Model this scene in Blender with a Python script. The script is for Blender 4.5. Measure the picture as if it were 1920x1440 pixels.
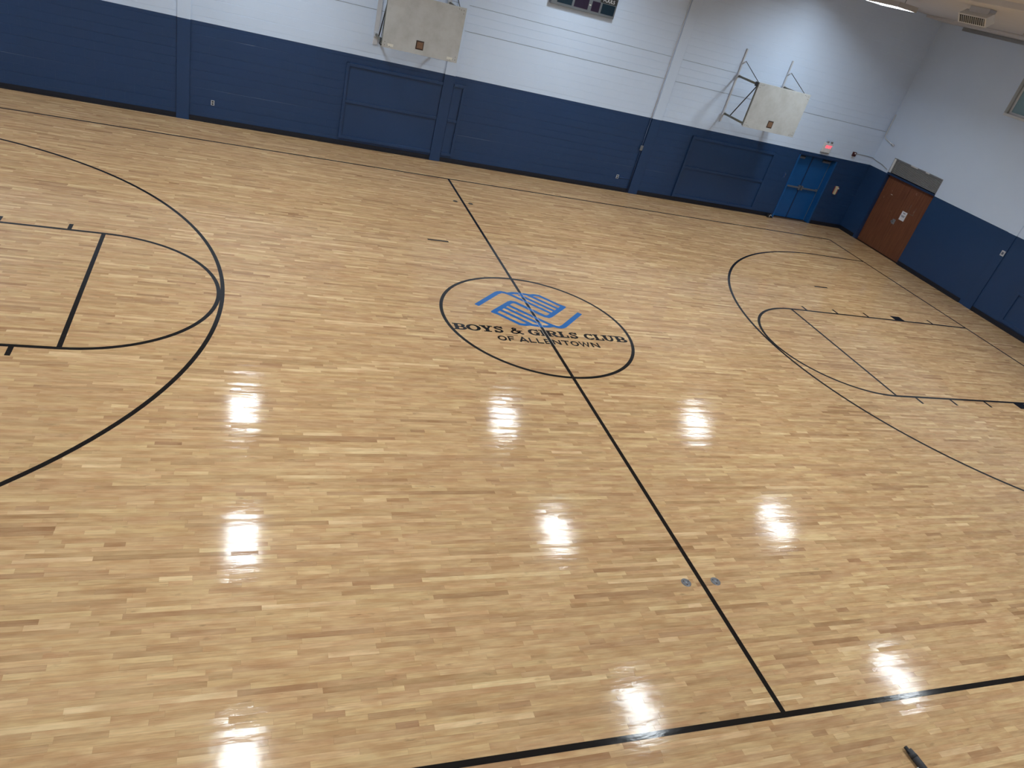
import bpy, math, random
import numpy as np
from mathutils import Matrix, Vector

for o in list(bpy.data.objects):
    bpy.data.objects.remove(o, do_unlink=True)
scene = bpy.context.scene
COL = scene.collection
rng = random.Random(7)

# ------------------------------------------------------------------ camera
CAM = np.array([-5.27583, -10.79734, 5.64528])
FPX = 1359.28
RW = np.array([[0.92787275, -0.28165948, 0.24437697],
               [0.04792433, -0.55984009, -0.82721359],
               [0.36980458, 0.77926055, -0.50596202]])
cd = bpy.data.cameras.new('camera')
cam = bpy.data.objects.new('camera', cd)
COL.objects.link(cam)
cd.sensor_fit = 'HORIZONTAL'
cd.sensor_width = 36.0
cd.lens = FPX / 1920 * 36
cd.clip_end = 200
m = Matrix.Identity(4)
for i in range(3):
    m[i][0] = RW[0][i]
    m[i][1] = -RW[1][i]
    m[i][2] = -RW[2][i]
    m[i][3] = CAM[i]
cam.matrix_world = m
scene.camera = cam

# ------------------------------------------------------------------ world, exposure
w = bpy.data.worlds.new('world')
scene.world = w
w.use_nodes = True
w.node_tree.nodes['Background'].inputs[0].default_value = (0.5, 0.55, 0.62, 1)
w.node_tree.nodes['Background'].inputs[1].default_value = 0.05
vs = scene.view_settings
vs.view_transform = 'Standard'
vs.look = 'None'
vs.gamma = 1
vs.use_curve_mapping = False
vs.exposure = -0.08
LAMP_STRENGTH = 82.0            # ceiling light panels
LAMP_COLOR = (0.86, 0.945, 1.0)

# ------------------------------------------------------------------ helpers
def pixel_of(P):
    q = (np.asarray(P, float) - CAM) @ RW.T
    return q[..., :2] / q[..., 2:3] * FPX + np.array([960, 720]), q[..., 2]

WL = {}                          # world location of every object


class G:
    """collects shapes in world coordinates"""
    def __init__(s):
        s.v = []
        s.f = []

    def add(s, v, f):
        n = len(s.v)
        s.v += [tuple(map(float, p)) for p in v]
        s.f += [tuple(n + i for i in q) for q in f]
        return s

    def box(s, x0, x1, y0, y1, z0, z1):
        return s.add([(x0, y0, z0), (x1, y0, z0), (x1, y1, z0), (x0, y1, z0),
                      (x0, y0, z1), (x1, y0, z1), (x1, y1, z1), (x0, y1, z1)],
                     [(0, 3, 2, 1), (4, 5, 6, 7), (0, 1, 5, 4), (1, 2, 6, 5), (2, 3, 7, 6), (3, 0, 4, 7)])

    def obox(s, c, ax, half):
        c = Vector(c)
        ax = [Vector(a).normalized() for a in ax]
        P = []
        for k in (-1, 1):
            for i, j in ((-1, -1), (1, -1), (1, 1), (-1, 1)):
                P.append(c + ax[0] * half[0] * i + ax[1] * half[1] * j + ax[2] * half[2] * k)
        return s.add(P, [(0, 3, 2, 1), (4, 5, 6, 7), (0, 1, 5, 4), (1, 2, 6, 5), (2, 3, 7, 6), (3, 0, 4, 7)])

    def tube(s, pts, r, n=10, caps=True):
        pts = [Vector(p) for p in pts]
        rr = r if isinstance(r, (list, tuple)) else [r] * len(pts)
        rings = []
        for i, p in enumerate(pts):
            if i == 0:
                d = pts[1] - pts[0]
            elif i == len(pts) - 1:
                d = pts[-1] - pts[-2]
            else:
                d = (pts[i + 1] - p).normalized() + (p - pts[i - 1]).normalized()
            d.normalize()
            u = Vector((0, 0, 1)) if abs(d.z) < .9 else Vector((1, 0, 0))
            a = d.cross(u).normalized()
            b = a.cross(d).normalized()
            rings.append([p + (a * math.cos(2 * math.pi * k / n) + b * math.sin(2 * math.pi * k / n)) * rr[i] for k in range(n)])
        V = [q for ring in rings for q in ring]
        F = []
        for i in range(len(pts) - 1):
            for k in range(n):
                F.append((i * n + k, i * n + (k + 1) % n, (i + 1) * n + (k + 1) % n, (i + 1) * n + k))
        if caps:
            F.append(tuple(range(n))[::-1])
            F.append(tuple((len(pts) - 1) * n + k for k in range(n)))
        return s.add(V, F)

    # flat shapes lying on the floor ------------------------------------
    def poly(s, pts, z):
        return s.add([(x, y, z) for x, y in pts], [tuple(range(len(pts)))])

    def stroke(s, pts, wd, z, closed=False):
        P = [np.array(p, float) for p in pts]
        n = len(P)
        L, Rr = [], []
        for i in range(n):
            if closed:
                a, b = P[i] - P[i - 1], P[(i + 1) % n] - P[i]
            else:
                a = P[i] - P[i - 1] if i else P[1] - P[0]
                b = P[i + 1] - P[i] if i < n - 1 else P[-1] - P[-2]
            a = a / np.linalg.norm(a)
            b = b / np.linalg.norm(b)
            na, nb = np.array([-a[1], a[0]]), np.array([-b[1], b[0]])
            t = na + nb
            t /= np.linalg.norm(t)
            k = min(2.2, 1 / max(.3, float(t @ na)))
            L.append(P[i] + t * wd / 2 * k)
            Rr.append(P[i] - t * wd / 2 * k)
        V = [(q[0], q[1], z) for q in L] + [(q[0], q[1], z) for q in Rr]
        F = []
        for i in range(n if closed else n - 1):
            j = (i + 1) % n
            F.append((n + i, n + j, j, i))
        return s.add(V, F)

    def arcring(s, cx, cy, ro, ri, a0, a1, z, n=24):
        V, F = [], []
        for k in range(n + 1):
            a = math.radians(a0 + (a1 - a0) * k / n)
            V.append((cx + ro[0] * math.cos(a), cy + ro[1] * math.sin(a), z))
            V.append((cx + ri[0] * math.cos(a), cy + ri[1] * math.sin(a), z))
        for k in range(n):
            F.append((2 * k, 2 * k + 2, 2 * k + 3, 2 * k + 1))
        return s.add(V, F)


def link(o, parent=None, loc=(0, 0, 0)):
    COL.objects.link(o)
    if parent is not None:
        o.parent = parent
        o.location = Vector(loc) - WL[parent]
    else:
        o.location = loc
    WL[o] = Vector(loc)
    return o


def obj(name, g, mat, parent=None, bevel=0, smooth=False, loc=None):
    V = np.array(g.v)
    c = (V.min(0) + V.max(0)) / 2 if loc is None else np.array(loc)
    me = bpy.data.meshes.new(name)
    me.from_pydata([tuple(p) for p in V - c], [], g.f)
    me.materials.append(mat)
    if smooth:
        me.polygons.foreach_set('use_smooth', [len(p.vertices) == 4 for p in me.polygons])
    me.update()
    o = bpy.data.objects.new(name, me)
    link(o, parent, c)
    if bevel:
        b = o.modifiers.new('bevel', 'BEVEL')
        b.width = bevel
        b.segments = 2
        b.limit_method = 'ANGLE'
    return o


def tag(o, label=None, cat=None, group=None, kind=None):
    if label:
        o['label'] = label
    if cat:
        o['category'] = cat
    if group:
        o['group'] = group
    if kind:
        o['kind'] = kind
    return o


def thing(name, loc, label, cat, group=None):
    o = bpy.data.objects.new(name, None)
    o.empty_display_size = .1
    link(o, None, loc)
    return tag(o, label, cat, group)


# ------------------------------------------------------------------ materials
def mat(name, col, rough=.5, metal=0, spec=.5, noise=0, nscale=8, bump=0, bscale=60, coat=0):
    mt = bpy.data.materials.new(name)
    mt.use_nodes = True
    nt = mt.node_tree
    b = nt.nodes['Principled BSDF']
    b.inputs['Roughness'].default_value = rough
    b.inputs['Metallic'].default_value = metal
    b.inputs['Specular IOR Level'].default_value = spec
    b.inputs['Coat Weight'].default_value = coat
    b.inputs['Base Color'].default_value = (*col, 1)
    geo = nt.nodes.new('ShaderNodeNewGeometry')
    nz = nt.nodes.new('ShaderNodeTexNoise')
    nz.inputs['Scale'].default_value = nscale
    nz.inputs['Detail'].default_value = 4
    nt.links.new(geo.outputs['Position'], nz.inputs['Vector'])
    mx = nt.nodes.new('ShaderNodeMix')
    mx.data_type = 'RGBA'
    mx.blend_type = 'MIX'
    lo = tuple(c * (1 - noise) for c in col)
    hi = tuple(min(1, c * (1 + noise)) for c in col)
    mx.inputs['A'].default_value = (*lo, 1)
    mx.inputs['B'].default_value = (*hi, 1)
    nt.links.new(nz.outputs['Fac'], mx.inputs['Factor'])
    nt.links.new(mx.outputs['Result'], b.inputs['Base Color'])
    if bump:
        n2 = nt.nodes.new('ShaderNodeTexNoise')
        n2.inputs['Scale'].default_value = bscale
        nt.links.new(geo.outputs['Position'], n2.inputs['Vector'])
        bp = nt.nodes.new('ShaderNodeBump')
        bp.inputs['Strength'].default_value = bump
        bp.inputs['Distance'].default_value = .004
        nt.links.new(n2.outputs['Fac'], bp.inputs['Height'])
        nt.links.new(bp.outputs['Normal'], b.inputs['Normal'])
    return mt


def emis(name, col, st):
    mt = bpy.data.materials.new(name)
    mt.use_nodes = True
    b = mt.node_tree.nodes['Principled BSDF']
    b.inputs['Base Color'].default_value = (*col, 1)
    b.inputs['Emission Color'].default_value = (*col, 1)
    b.inputs['Emission Strength'].default_value = st
    return mt


BLUE = (0.014, 0.046, 0.126)
WHITE = (0.61, 0.73, 0.91)
PAINT_Z = 2.30


def wall_paint():
    mt = bpy.data.materials.new('two_tone_wall_paint')
    mt.use_nodes = True
    nt = mt.node_tree
    b = nt.nodes['Principled BSDF']
    b.inputs['Roughness'].default_value = .36
    b.inputs['Specular IOR Level'].default_value = .5
    geo = nt.nodes.new('ShaderNodeNewGeometry')
    sep = nt.nodes.new('ShaderNodeSeparateXYZ')
    nt.links.new(geo.outputs['Position'], sep.inputs[0])
    gt = nt.nodes.new('ShaderNodeMath')
    gt.operation = 'GREATER_THAN'
    gt.inputs[1].default_value = PAINT_Z
    nt.links.new(sep.outputs['Z'], gt.inputs[0])
    nz = nt.nodes.new('ShaderNodeTexNoise')
    nz.inputs['Scale'].default_value = 1.3
    nz.inputs['Detail'].default_value = 5
    nt.links.new(geo.outputs['Position'], nz.inputs['Vector'])
    mb = nt.nodes.new('ShaderNodeMix')
    mb.data_type = 'RGBA'
    mb.inputs['A'].default_value = (*[c * .92 for c in BLUE], 1)
    mb.inputs['B'].default_value = (*[c * 1.08 for c in BLUE], 1)
    nt.links.new(nz.outputs['Fac'], mb.inputs['Factor'])
    mw = nt.nodes.new('ShaderNodeMix')
    mw.data_type = 'RGBA'
    mw.inputs['A'].default_value = (*[c * .97 for c in WHITE], 1)
    mw.inputs['B'].default_value = (*[c * 1.03 for c in WHITE], 1)
    nt.links.new(nz.outputs['Fac'], mw.inputs['Factor'])
    mx = nt.nodes.new('ShaderNodeMix')
    mx.data_type = 'RGBA'
    nt.links.new(gt.outputs[0], mx.inputs['Factor'])
    nt.links.new(mb.outputs['Result'], mx.inputs['A'])
    nt.links.new(mw.outputs['Result'], mx.inputs['B'])
    nt.links.new(mx.outputs['Result'], b.inputs['Base Color'])
    n2 = nt.nodes.new('ShaderNodeTexNoise')
    n2.inputs['Scale'].default_value = 90
    nt.links.new(geo.outputs['Position'], n2.inputs['Vector'])
    bp = nt.nodes.new('ShaderNodeBump')
    bp.inputs['Strength'].default_value = .12
    bp.inputs['Distance'].default_value = .004
    nt.links.new(n2.outputs['Fac'], bp.inputs['Height'])
    nt.links.new(bp.outputs['Normal'], b.inputs['Normal'])
    return mt


FLOOR_ROUGH = 0.10


def varnish_bump(nt, b, strength):
    """slight waviness of the varnish film"""
    geo = nt.nodes.new('ShaderNodeNewGeometry')
    mp = nt.nodes.new('ShaderNodeMapping')
    mp.inputs['Scale'].default_value = (3.0, 9.0, 3.0)
    nt.links.new(geo.outputs['Position'], mp.inputs['Vector'])
    n = nt.nodes.new('ShaderNodeTexNoise')
    n.inputs['Scale'].default_value = 2.2
    n.inputs['Detail'].default_value = 3
    nt.links.new(mp.outputs[0], n.inputs['Vector'])
    bp = nt.nodes.new('ShaderNodeBump')
    bp.inputs['Strength'].default_value = strength
    bp.inputs['Distance'].default_value = .002
    nt.links.new(n.outputs['Fac'], bp.inputs['Height'])
    nt.links.new(bp.outputs['Normal'], b.inputs['Normal'])


def maple():
    mt = bpy.data.materials.new('varnished_maple')
    mt.use_nodes = True
    nt = mt.node_tree
    b = nt.nodes['Principled BSDF']
    b.inputs['Roughness'].default_value = FLOOR_ROUGH
    b.inputs['Specular IOR Level'].default_value = .20
    at = nt.nodes.new('ShaderNodeAttribute')
    at.attribute_name = 'board_tone'
    geo = nt.nodes.new('ShaderNodeNewGeometry')
    sep = nt.nodes.new('ShaderNodeSeparateColor')
    nt.links.new(at.outputs['Color'], sep.inputs[0])
    # colour of the board
    rp = nt.nodes.new('ShaderNodeValToRGB')
    cr = rp.color_ramp
    cr.elements[0].position = 0
    cr.elements[0].color = (.335, .19, .10, 1)
    cr.elements[1].position = 1
    cr.elements[1].color = (.71, .525, .315, 1)
    for pos, c in ((.14, (.405, .252, .140)), (.38, (.505, .338, .188)), (.62, (.575, .39, .217)), (.85, (.635, .45, .255))):
        e = cr.elements.new(pos)
        e.color = (*c, 1)
    nt.links.new(sep.outputs[0], rp.inputs[0])
    # hue shift: pinkish / yellowish
    hs = nt.nodes.new('ShaderNodeMix')
    hs.data_type = 'RGBA'
    hs.blend_type = 'MULTIPLY'
    hr = nt.nodes.new('ShaderNodeValToRGB')
    hr.color_ramp.elements[0].color = (1.0, .94, .89, 1)
    hr.color_ramp.elements[1].color = (1.0, .985, .88, 1)
    nt.links.new(sep.outputs[1], hr.inputs[0])
    hs.inputs['Factor'].default_value = 1
    nt.links.new(rp.outputs[0], hs.inputs['A'])
    nt.links.new(hr.outputs[0], hs.inputs['B'])
    # grain along the board
    cmb = nt.nodes.new('ShaderNodeCombineXYZ')
    mul = nt.nodes.new('ShaderNodeMath')
    mul.operation = 'MULTIPLY'
    mul.inputs[1].default_value = 37.0
    nt.links.new(sep.outputs[2], mul.inputs[0])
    nt.links.new(mul.outputs[0], cmb.inputs['Z'])
    va = nt.nodes.new('ShaderNodeVectorMath')
    va.operation = 'ADD'
    nt.links.new(geo.outputs['Position'], va.inputs[0])
    nt.links.new(cmb.outputs[0], va.inputs[1])
    mp = nt.nodes.new('ShaderNodeMapping')
    mp.inputs['Scale'].default_value = (2.2, 45, 1)
    nt.links.new(va.outputs[0], mp.inputs['Vector'])
    nz = nt.nodes.new('ShaderNodeTexNoise')
    nz.inputs['Scale'].default_value = 1.6
    nz.inputs['Detail'].default_value = 6
    nz.inputs['Roughness'].default_value = .62
    nt.links.new(mp.outputs[0], nz.inputs['Vector'])
    g1 = nt.nodes.new('ShaderNodeMapRange')
    g1.inputs['From Min'].default_value = .3
    g1.inputs['From Max'].default_value = .7
    g1.inputs['To Min'].default_value = .84
    g1.inputs['To Max'].default_value = 1.12
    nt.links.new(nz.outputs['Fac'], g1.inputs['Value'])
    # cloudy figure and mineral streaks
    mp2 = nt.nodes.new('ShaderNodeMapping')
    mp2.inputs['Scale'].default_value = (5, 14, 1)
    nt.links.new(va.outputs[0], mp2.inputs['Vector'])
    n2 = nt.nodes.new('ShaderNodeTexNoise')
    n2.inputs['Scale'].default_value = 1.0
    n2.inputs['Detail'].default_value = 5
    nt.links.new(mp2.outputs[0], n2.inputs['Vector'])
    g2 = nt.nodes.new('ShaderNodeMapRange')
    g2.inputs['From Min'].default_value = .66
    g2.inputs['From Max'].default_value = .78
    g2.inputs['To Min'].default_value = 1.0
    g2.inputs['To Max'].default_value = .62
    nt.links.new(n2.outputs['Fac'], g2.inputs['Value'])
    mm = nt.nodes.new('ShaderNodeMath')
    mm.operation = 'MULTIPLY'
    nt.links.new(g1.outputs[0], mm.inputs[0])
    nt.links.new(g2.outputs[0], mm.inputs[1])
    mp3 = nt.nodes.new('ShaderNodeMapping')
    mp3.inputs['Scale'].default_value = (2.6, 9, 1)
    nt.links.new(va.outputs[0], mp3.inputs['Vector'])
    n3 = nt.nodes.new('ShaderNodeTexNoise')
    n3.inputs['Scale'].default_value = 1.3
    n3.inputs['Detail'].default_value = 4
    nt.links.new(mp3.outputs[0], n3.inputs['Vector'])
    g3 = nt.nodes.new('ShaderNodeValToRGB')
    g3.color_ramp.elements[0].position = .34
    g3.color_ramp.elements[0].color = (.86, .77, .72, 1)
    g3.color_ramp.elements[1].position = .62
    g3.color_ramp.elements[1].color = (1.05, 1.06, 1.06, 1)
    nt.links.new(n3.outputs['Fac'], g3.inputs[0])
    rd = nt.nodes.new('ShaderNodeMix')
    rd.data_type = 'RGBA'
    rd.blend_type = 'MULTIPLY'
    rd.inputs['Factor'].default_value = 1
    nt.links.new(hs.outputs['Result'], rd.inputs['A'])
    nt.links.new(g3.outputs[0], rd.inputs['B'])
    vm = nt.nodes.new('ShaderNodeVectorMath')
    vm.operation = 'SCALE'
    nt.links.new(rd.outputs['Result'], vm.inputs[0])
    nt.links.new(mm.outputs[0], vm.inputs['Scale'])
    nt.links.new(vm.outputs[0], b.inputs['Base Color'])
    varnish_bump(nt, b, .45)
    return mt


def floor_paint(name, col):
    mt = bpy.data.materials.new(name)
    mt.use_nodes = True
    nt = mt.node_tree
    b = nt.nodes['Principled BSDF']
    b.inputs['Roughness'].default_value = FLOOR_ROUGH
    b.inputs['Specular IOR Level'].default_value = .20
    geo = nt.nodes.new('ShaderNodeNewGeometry')
    mp = nt.nodes.new('ShaderNodeMapping')
    mp.inputs['Scale'].default_value = (2, 30, 1)
    nt.links.new(geo.outputs['Position'], mp.inputs['Vector'])
    n = nt.nodes.new('ShaderNodeTexNoise')
    n.inputs['Scale'].default_value = 1.5
    nt.links.new(mp.outputs[0], n.inputs['Vector'])
    mx = nt.nodes.new('ShaderNodeMix')
    mx.data_type = 'RGBA'
    mx.inputs['A'].default_value = (*[c * .85 for c in col], 1)
    mx.inputs['B'].default_value = (*[c * 1.15 for c in col], 1)
    nt.links.new(n.outputs['Fac'], mx.inputs['Factor'])
    nt.links.new(mx.outputs['Result'], b.inputs['Base Color'])
    varnish_bump(nt, b, .45)
    return mt


M = dict(
    wall=wall_paint(),
    maple=maple(),
    subfloor=mat('dark_subfloor', (.10, .06, .035), .8, noise=.2),
    line=floor_paint('black_court_paint', (.012, .0105, .010)),
    logo=floor_paint('blue_court_paint', (.022, .128, .38)),
    pale=floor_paint('bare_wood_outline', (.50, .44, .36)),
    base=mat('navy_vinyl_base', (.006, .009, .018), .4, noise=.2),
    blue=mat('blue_gloss_trim_paint', (.023, .068, .195), .33, noise=.06, bump=.1),
    doorblue=mat('bright_blue_door_paint', (.008, .085, .27), .3, noise=.06, nscale=3),
    doorframe=mat('dark_blue_frame_paint', (.012, .035, .10), .35, noise=.08),
    brown=None,
    joint=mat('grey_mortar', (.26, .28, .31), .8, noise=.25, nscale=6),
    ceil=mat('ceiling_paint', (.60, .60, .62), .75, noise=.05, nscale=2),
    white=mat('white_enamel', (.72, .74, .76), .4, noise=.03),
    wallwhite=mat('white_conduit_paint', (.62, .66, .72), .4, noise=.04),
    grey=mat('grey_steel', (.32, .33, .34), .4, metal=.6, noise=.1),
    darksteel=mat('dark_steel', (.05, .055, .065), .42, metal=.5, noise=.25, nscale=20),
    rustpaint=mat('olive_worn_steel', (.16, .16, .13), .5, metal=.3, noise=.35, nscale=25),
    board=None,
    bracketwhite=mat('white_steel_rail', (.55, .58, .63), .4, noise=.05),
    scar=mat('bare_plywood_scar', (.19, .105, .06), .7, noise=.4, nscale=30),
    scar_dark=mat('dark_scar_edge', (.045, .028, .022), .8, noise=.3, nscale=30),
    sticker=mat('cream_sticker', (.70, .70, .64), .6, noise=.04),
    hole=mat('bolt_hole_black', (.02, .02, .02), .7),
    alu=mat('anodised_aluminium', (.26, .29, .33), .35, metal=.7, noise=.1),
    slat=mat('grey_louver_slat', (.40, .40, .39), .5, metal=.2, noise=.12),
    dark=mat('dark_void', (.012, .013, .015), .7),
    scoreface=mat('grey_scoreboard_face', (.12, .135, .15), .5, noise=.05),
    teal=mat('dark_teal_lens', (.004, .016, .028), .2, noise=.1),
    purple=mat('dark_maroon_lens', (.018, .008, .024), .2, noise=.1),
    red=mat('red_alarm_plastic', (.28, .03, .03), .4),
    maroon=mat('dark_maroon_plastic', (.06, .012, .016), .4),
    cream=mat('cream_plastic', (.62, .55, .36), .45),
    glow=emis('red_exit_glow', (1.0, .07, .12), 1.6),
    outlet=mat('ivory_plate', (.50, .52, .55), .4),
    paper=mat('white_paper', (.74, .76, .82), .7),
    ink=mat('printed_ink', (.10, .12, .17), .8),
    rubber=mat('black_rubber', (.018, .018, .02), .6, noise=.2, nscale=40),
    grip=mat('charcoal_grip', (.05, .05, .055), .65, noise=.3, nscale=60, bump=.5, bscale=150),
    anchor=mat('worn_anchor_metal', (.17, .17, .18), .35, metal=.7, noise=.5, nscale=60),
    anchor_dark=mat('dark_anchor_cover', (.06, .045, .03), .5, noise=.3, nscale=60),
    glass=None,
    lamp=emis('lit_lamp_panel', LAMP_COLOR, LAMP_STRENGTH),
    housing=mat('beige_lamp_housing', (.45, .44, .43), .5),
    sill=mat('grey_window_frame', (.36, .39, .41), .45, noise=.05),
)


def brown_wood():
    mt = bpy.data.materials.new('red_brown_door_veneer')
    mt.use_nodes = True
    nt = mt.node_tree
    b = nt.nodes['Principled BSDF']
    b.inputs['Roughness'].default_value = .42
    geo = nt.nodes.new('ShaderNodeNewGeometry')
    mp = nt.nodes.new('ShaderNodeMapping')
    mp.inputs['Scale'].default_value = (12, 12, .9)
    nt.links.new(geo.outputs['Position'], mp.inputs['Vector'])
    n = nt.nodes.new('ShaderNodeTexNoise')
    n.inputs['Scale'].default_value = 2
    n.inputs['Detail'].default_value = 6
    nt.links.new(mp.outputs[0], n.inputs['Vector'])
    rp = nt.nodes.new('ShaderNodeValToRGB')
    rp.color_ramp.elements[0].position = .3
    rp.color_ramp.elements[0].color = (.120, .040, .018, 1)
    rp.color_ramp.elements[1].position = .75
    rp.color_ramp.elements[1].color = (.195, .074, .034, 1)
    nt.links.new(n.outputs['Fac'], rp.inputs[0])
    # scuffs
    n2 = nt.nodes.new('ShaderNodeTexNoise')
    n2.inputs['Scale'].default_value = 5
    n2.inputs['Detail'].default_value = 8
    nt.links.new(geo.outputs['Position'], n2.inputs['Vector'])
    mr = nt.nodes.new('ShaderNodeMapRange')
    mr.inputs['From Min'].default_value = .68
    mr.inputs['From Max'].default_value = .74
    nt.links.new(n2.outputs['Fac'], mr.inputs['Value'])
    mx = nt.nodes.new('ShaderNodeMix')
    mx.data_type = 'RGBA'
    mx.inputs['B'].default_value = (.26, .15, .09, 1)
    nt.links.new(mr.outputs[0], mx.inputs['Factor'])
    nt.links.new(rp.outputs[0], mx.inputs['A'])
    nt.links.new(mx.outputs['Result'], b.inputs['Base Color'])
    return mt


def board_wood():
    mt = bpy.data.materials.new('scuffed_white_backboard')
    mt.use_nodes = True
    nt = mt.node_tree
    b = nt.nodes['Principled BSDF']
    b.inputs['Roughness'].default_value = .5
    geo = nt.nodes.new('ShaderNodeNewGeometry')
    n = nt.nodes.new('ShaderNodeTexNoise')
    n.inputs['Scale'].default_value = 2.6
    n.inputs['Detail'].default_value = 7
    n.inputs['Roughness'].default_value = .65
    nt.links.new(geo.outputs['Position'], n.inputs['Vector'])
    rp = nt.nodes.new('ShaderNodeValToRGB')
    rp.color_ramp.elements[0].position = .3
    rp.color_ramp.elements[0].color = (.40, .41, .40, 1)
    rp.color_ramp.elements[1].position = .6
    rp.color_ramp.elements[1].color = (.49, .51, .51, 1)
    nt.links.new(n.outputs['Fac'], rp.inputs[0])
    nt.links.new(rp.outputs[0], b.inputs['Base Color'])
    return mt


def window_glass():
    mt = bpy.data.materials.new('teal_window_glass')
    mt.use_nodes = True
    b = mt.node_tree.nodes['Principled BSDF']
    b.inputs['Base Color'].default_value = (.16, .27, .30, 1)
    b.inputs['Roughness'].default_value = .12
    return mt


M['lamp'].cycles.emission_sampling = 'FRONT'
M['brown'] = brown_wood()
M['board'] = board_wood()
M['glass'] = window_glass()

# ------------------------------------------------------------------ the room
XL, XR, YN, YF, ZC = -14.9, 14.86, -11.45, 9.22, 6.88
D1X0, D1X1, D1Z = 11.84, 13.46, 2.24           # opening of the blue doors
D2Y0, D2Y1, D2Z = 6.25, 8.38, 2.82             # opening of the brown doors and louver

floor = obj('floor', G().box(XL - .3, XR + .5, YN - .2, YF + .5, -.30, -.02), M['subfloor'], loc=(0, 0, -.02))
tag(floor, 'varnished maple strip gymnasium floor with black court lines', kind='structure')

# -- strips of the floor: rows along x
PW = .0572
GAP = .0005


def plank_boxes():
    rows = []
    y = YN
    r = np.random.RandomState(11)
    while y < YF:
        y1 = min(y + PW, YF)
        x = XL - r.uniform(0, 1.2)
        while x < XR:
            L = float(np.clip(r.gamma(3.0, .20), .18, 1.9))
            x0, x1 = max(x, XL), min(x + L, XR)
            if x1 - x0 > .03:
                rows.append((x0, x1, y, y1))
            x += L
        y = y1
    return np.array(rows)


PB = plank_boxes()
NPB = len(PB)
prs = np.random.RandomState(5)
tone = np.clip(prs.normal(.56, .15, NPB), 0, 1)
dk = prs.rand(NPB) < .04
tone[dk] = prs.uniform(.12, .32, dk.sum())
lt = prs.rand(NPB) < .06
tone[lt] = prs.uniform(.88, 1, lt.sum())
hue = prs.rand(NPB)
seed = prs.rand(NPB)
tilt = np.radians(prs.normal(0, .48, NPB))
roll = np.radians(prs.normal(0, .012, NPB))
dz = prs.uniform(-.00012, .00012, NPB)


def plank_verts(i):
    x0, x1, y0, y1 = PB[i]
    g = GAP / 2
    hy = (y1 - y0) / 2 * math.tan(tilt[i])
    hx = (x1 - x0) / 2 * math.tan(roll[i])
    t = dz[i]
    return [(x0 + g, y0 + g, -.019), (x1 - g, y0 + g, -.019), (x1 - g, y1 - g, -.019), (x0 + g, y1 - g, -.019),
            (x0 + g, y0 + g, t - hy - hx), (x1 - g, y0 + g, t - hy + hx), (x1 - g, y1 - g, t + hy + hx), (x0 + g, y1 - g, t + hy - hx)]


PF = [(4, 5, 6, 7), (0, 1, 5, 4), (1, 2, 6, 5), (2, 3, 7, 6), (3, 0, 4, 7)]


def tone_attr(me, idx):
    a = me.attributes.new('board_tone', 'FLOAT_COLOR', 'FACE')
    arr = np.ones((len(idx) * 5, 4), np.float32)
    arr[:, 0] = np.repeat(tone[idx], 5)
    arr[:, 1] = np.repeat(hue[idx], 5)
    arr[:, 2] = np.repeat(seed[idx], 5)
    a.data.foreach_set('color', arr.ravel())


# rank by the area each strip takes in the picture
ctr = np.stack([PB[:, [0, 0, 1, 1]], PB[:, [2, 3, 3, 2]], np.zeros((NPB, 4))], -1)
px, dep = pixel_of(ctr)
ok = (dep > .1).all(1)
pc = px.copy()
pc[..., 0] = np.clip(pc[..., 0], 0, 1920)
pc[..., 1] = np.clip(pc[..., 1], 0, 1440)
xs, ys = pc[..., 0], pc[..., 1]
area = .5 * np.abs((xs * np.roll(ys, -1, 1) - ys * np.roll(xs, -1, 1)).sum(1)) * ok
order = np.argsort(-area)
big, rest = order[:300], order[300:]
for i in big:
    V = np.array(plank_verts(i))
    c = np.array([(V[0, 0] + V[1, 0]) / 2, (V[0, 1] + V[2, 1]) / 2, 0])
    me = bpy.data.meshes.new('floor_plank')
    me.from_pydata([tuple(p) for p in V - c], [], PF)
    me.materials.append(M['maple'])
    tone_attr(me, np.array([i]))
    link(bpy.data.objects.new('floor_plank', me), floor, c)
V, F = [], []
for k, i in enumerate(rest):
    V += plank_verts(i)
    F += [tuple(8 * k + q for q in f) for f in PF]
me = bpy.data.meshes.new('floor_planks')
me.from_pydata(V, [], F)
me.materials.append(M['maple'])
tone_attr(me, rest)
tag(link(bpy.data.objects.new('floor_planks', me), floor, (0, 0, 0)), kind='stuff')

# -- far wall of painted block
CH, BL = .2012, .4064
JD = .004                                      # joint depth


def wall_boxes(name, boxes, label):
    g = G()
    for b in boxes:
        g.box(*b)
    o = obj(name, g, M['wall'])
    return tag(o, label, kind='structure')


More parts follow.
